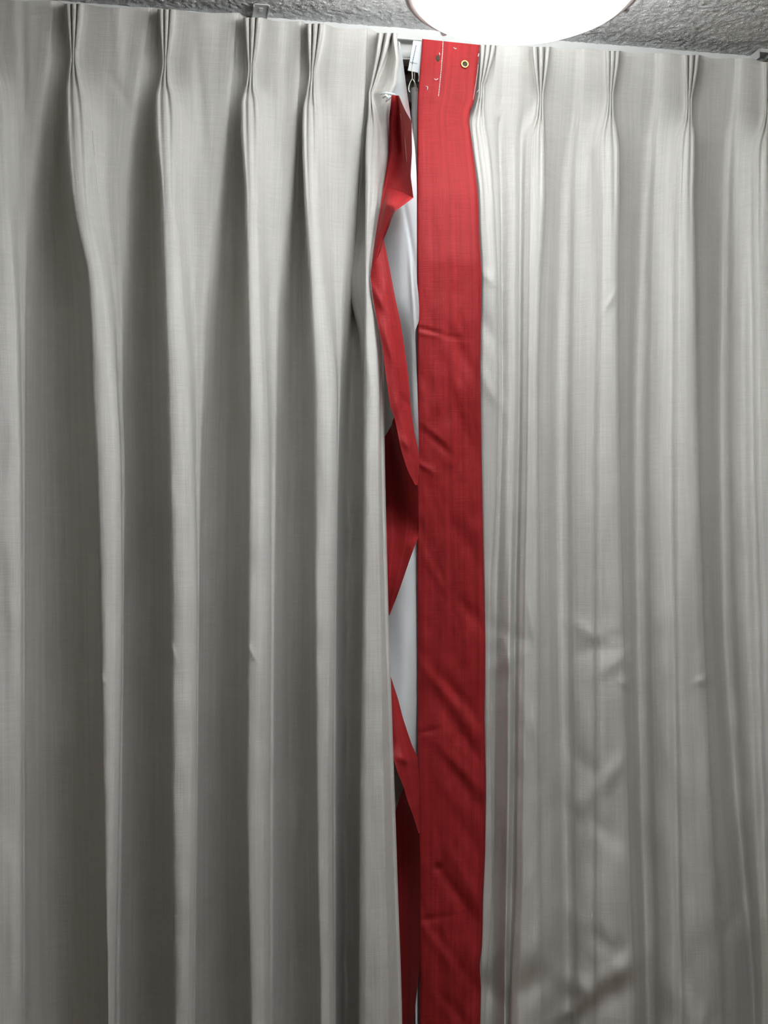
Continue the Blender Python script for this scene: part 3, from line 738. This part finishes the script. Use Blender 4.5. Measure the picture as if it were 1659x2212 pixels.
for (u, v) in ((1353, 20), (945, 77)):
    r_ = ray(u, v); t = (LZ+.014-CAM[2])/r_[2]; p = CAM + r_*t; a = math.atan2(p[1]-LC[1], p[0]-LC[0])
    q = np.array([LC[0]+.148*math.cos(a), LC[1]+.148*math.sin(a), LZ+.014]); dr = np.array([math.cos(a), math.sin(a), 0])
    bm = bmesh.new(); tube(bm, [q - dr*.004, q + dr*.003, q + dr*.006, q + dr*.008], [.0045, .0052, .0046, .002], 14)
    from_bm('retaining_knob', bm, M_KNOB, lamp, True)

# pull wand behind the gap
wd = -.034
pt_, pb_ = at(895.5, 189, wd), at(898, 2600, wd); pb_[0] = pt_[0] + .001; pb_[1] = pt_[1]
wand = thing('pull_wand', Vector((pt_[0], pt_[1], 1.5)), 'slim grey pull rod hanging behind the gap between the curtains', 'rod')
bm = bmesh.new()
tube(bm, [(pt_[0], pt_[1], pt_[2]), (pt_[0], pt_[1], pt_[2]-.001), (pt_[0], pt_[1], pt_[2]-.003), (pt_[0], pt_[1], 1.5)], [.002, .0045, .0052, .0052], 20)
from_bm('rod', bm, M_WAND, wand, True)
bm = bmesh.new(); tube(bm, [(pt_[0], pt_[1], pt_[2]-.002), (pt_[0], pt_[1], pt_[2]+.02), (pt_[0], pt_[1]+.008, RZ-.043)], .001, 8); from_bm('wire_link', bm, M_WIRE, wand, True)

def room_box(name, lo, hi, mat, bev=0):
    bm = bmesh.new(); box(bm, lo, hi, bev); return props(from_bm(name, bm, mat), kind='structure')
YB = -2.6
def embossed_ceiling():
    st = .0021; x0, x1, y0, y1 = -.62, 1.25, -.52, .12
    nx, ny = int((x1-x0)/st), int((y1-y0)/st); hgt = np.zeros((ny, nx))
    g = np.random.default_rng(5)
    for k in range(int((x1-x0)*(y1-y0)/(.0064*.0064))):           # short raised worms of plaster-like relief
        cx, cy, a, ln, wd = g.uniform(0, nx), g.uniform(0, ny), g.uniform(0, math.pi), g.uniform(.9, 3.0), g.uniform(.75, 1.3)
        i0, i1, j0, j1 = max(0, int(cy-6)), min(ny, int(cy+7)), max(0, int(cx-6)), min(nx, int(cx+7))
        if i1 <= i0 or j1 <= j0: continue
        yy, xx = np.mgrid[i0:i1, j0:j1]; dx, dy = xx-cx, yy-cy
        al = np.maximum(np.abs(dx*math.cos(a)+dy*math.sin(a))-ln, 0); ac = -dx*math.sin(a)+dy*math.cos(a)
        hgt[i0:i1, j0:j1] = np.maximum(hgt[i0:i1, j0:j1], g.uniform(.0008, .0022)*np.exp(-(al**2+ac**2)/wd**2))
    X, Y = np.meshgrid(x0+np.arange(nx)*st, y0+np.arange(ny)*st)
    V = np.stack([X, Y, ZC-.0003-hgt], -1).reshape(-1, 3); idx = np.arange(nx*ny).reshape(ny, nx)
    f = np.stack([idx[:-1, :-1], idx[1:, :-1], idx[1:, 1:], idx[:-1, 1:]], -1).reshape(-1, 4)
    n = len(V); a, b = (XL-.1, YB-.1, ZC), (XR+.1, YW+.1, ZC+.1)
    C8 = np.array([[(a, b)[i][0], (a, b)[j][1], (a, b)[k][2]] for i in (0, 1) for j in (0, 1) for k in (0, 1)])
    F8 = [(0, 1, 3, 2), (4, 6, 7, 5), (0, 4, 5, 1), (2, 3, 7, 6), (0, 2, 6, 4), (1, 5, 7, 3)]
    o = link_mesh('ceiling', np.concatenate([V, C8]), [tuple(q) for q in f] + [tuple(n+i for i in q) for q in F8], M_CEIL)
    sm = [True]*len(f) + [False]*6; o.data.polygons.foreach_set('use_smooth', sm)
    props(o, kind='structure')
embossed_ceiling()
room_box('floor', (XL-.1, YB-.1, -.1), (XR+.1, YW+.1, 0), M_FLOOR)
room_box('wall_left', (XL-.1, YB-.1, 0), (XL, YW+.1, ZC), M_WALL)
room_box('wall_right', (XR, YB-.1, 0), (XR+.1, YW+.1, ZC), M_WALL)
room_box('wall_front', (XL, YB-.1, 0), (XR, YB, ZC), M_WALL)
# curtain wall with a dark-framed window
wx0, wx1, wz0, wz1 = -.75, .95, .9, RZ-.05
bm = bmesh.new()
box(bm, (XL, YW, 0), (wx0, YW+.1, ZC)); box(bm, (wx1, YW, 0), (XR, YW+.1, ZC)); box(bm, (wx0, YW, 0), (wx1, YW+.1, wz0)); box(bm, (wx0, YW, wz1), (wx1, YW+.1, ZC))
props(from_bm('wall_back', bm, M_WALL), kind='structure')
win = bpy.data.objects.new('window_1', None); COL.objects.link(win); win.location = (.1, YW+.03, wz0); props(win, kind='structure')
bm = bmesh.new()
box(bm, (wx0, YW-.005, wz1-.035), (wx1, YW+.06, wz1), .002); box(bm, (wx0, YW+.012, wz1-.060), (wx1, YW+.06, wz1-.035), .002); box(bm, (wx0, YW+.022, wz1-.075), (wx1, YW+.06, wz1-.060), .002)
box(bm, (wx0, YW, wz0), (wx1, YW+.06, wz0+.05), .002); box(bm, (wx0, YW, wz0), (wx0+.05, YW+.06, wz1), .002); box(bm, (wx1-.05, YW, wz0), (wx1, YW+.06, wz1), .002); box(bm, (.0, YW+.015, wz0), (.05, YW+.06, wz1), .002)
wf = from_bm('window_frame', bm, M_FRAME, win)
bm = bmesh.new(); box(bm, (wx0+.03, YW+.035, wz0+.03), (wx1-.03, YW+.041, wz1-.05)); from_bm('pane', bm, M_GLASS, win)
sp = at(876, 157, -.117); bm = bmesh.new(); lathe(bm, [(0, .002), (.003, .0016), (.004, 0)], (sp[0], YW-.005, sp[2]), 20, 'Y'); from_bm('screw', bm, M_DARK, wf, True)

# ------------------------------------------------------------------ world and exposure
w = bpy.data.worlds.new('world'); sc.world = w; w.use_nodes = True
w.node_tree.nodes['Background'].inputs['Color'].default_value = (0.02, 0.022, 0.03, 1)
w.node_tree.nodes['Background'].inputs['Strength'].default_value = 0.3
sc.view_settings.view_transform = 'Standard'; sc.view_settings.look = 'None'
sc.view_settings.gamma = 1.0; sc.view_settings.use_curve_mapping = False
sc.view_settings.exposure = 0.0
sc.cycles.max_bounces = 10; sc.cycles.diffuse_bounces = 6
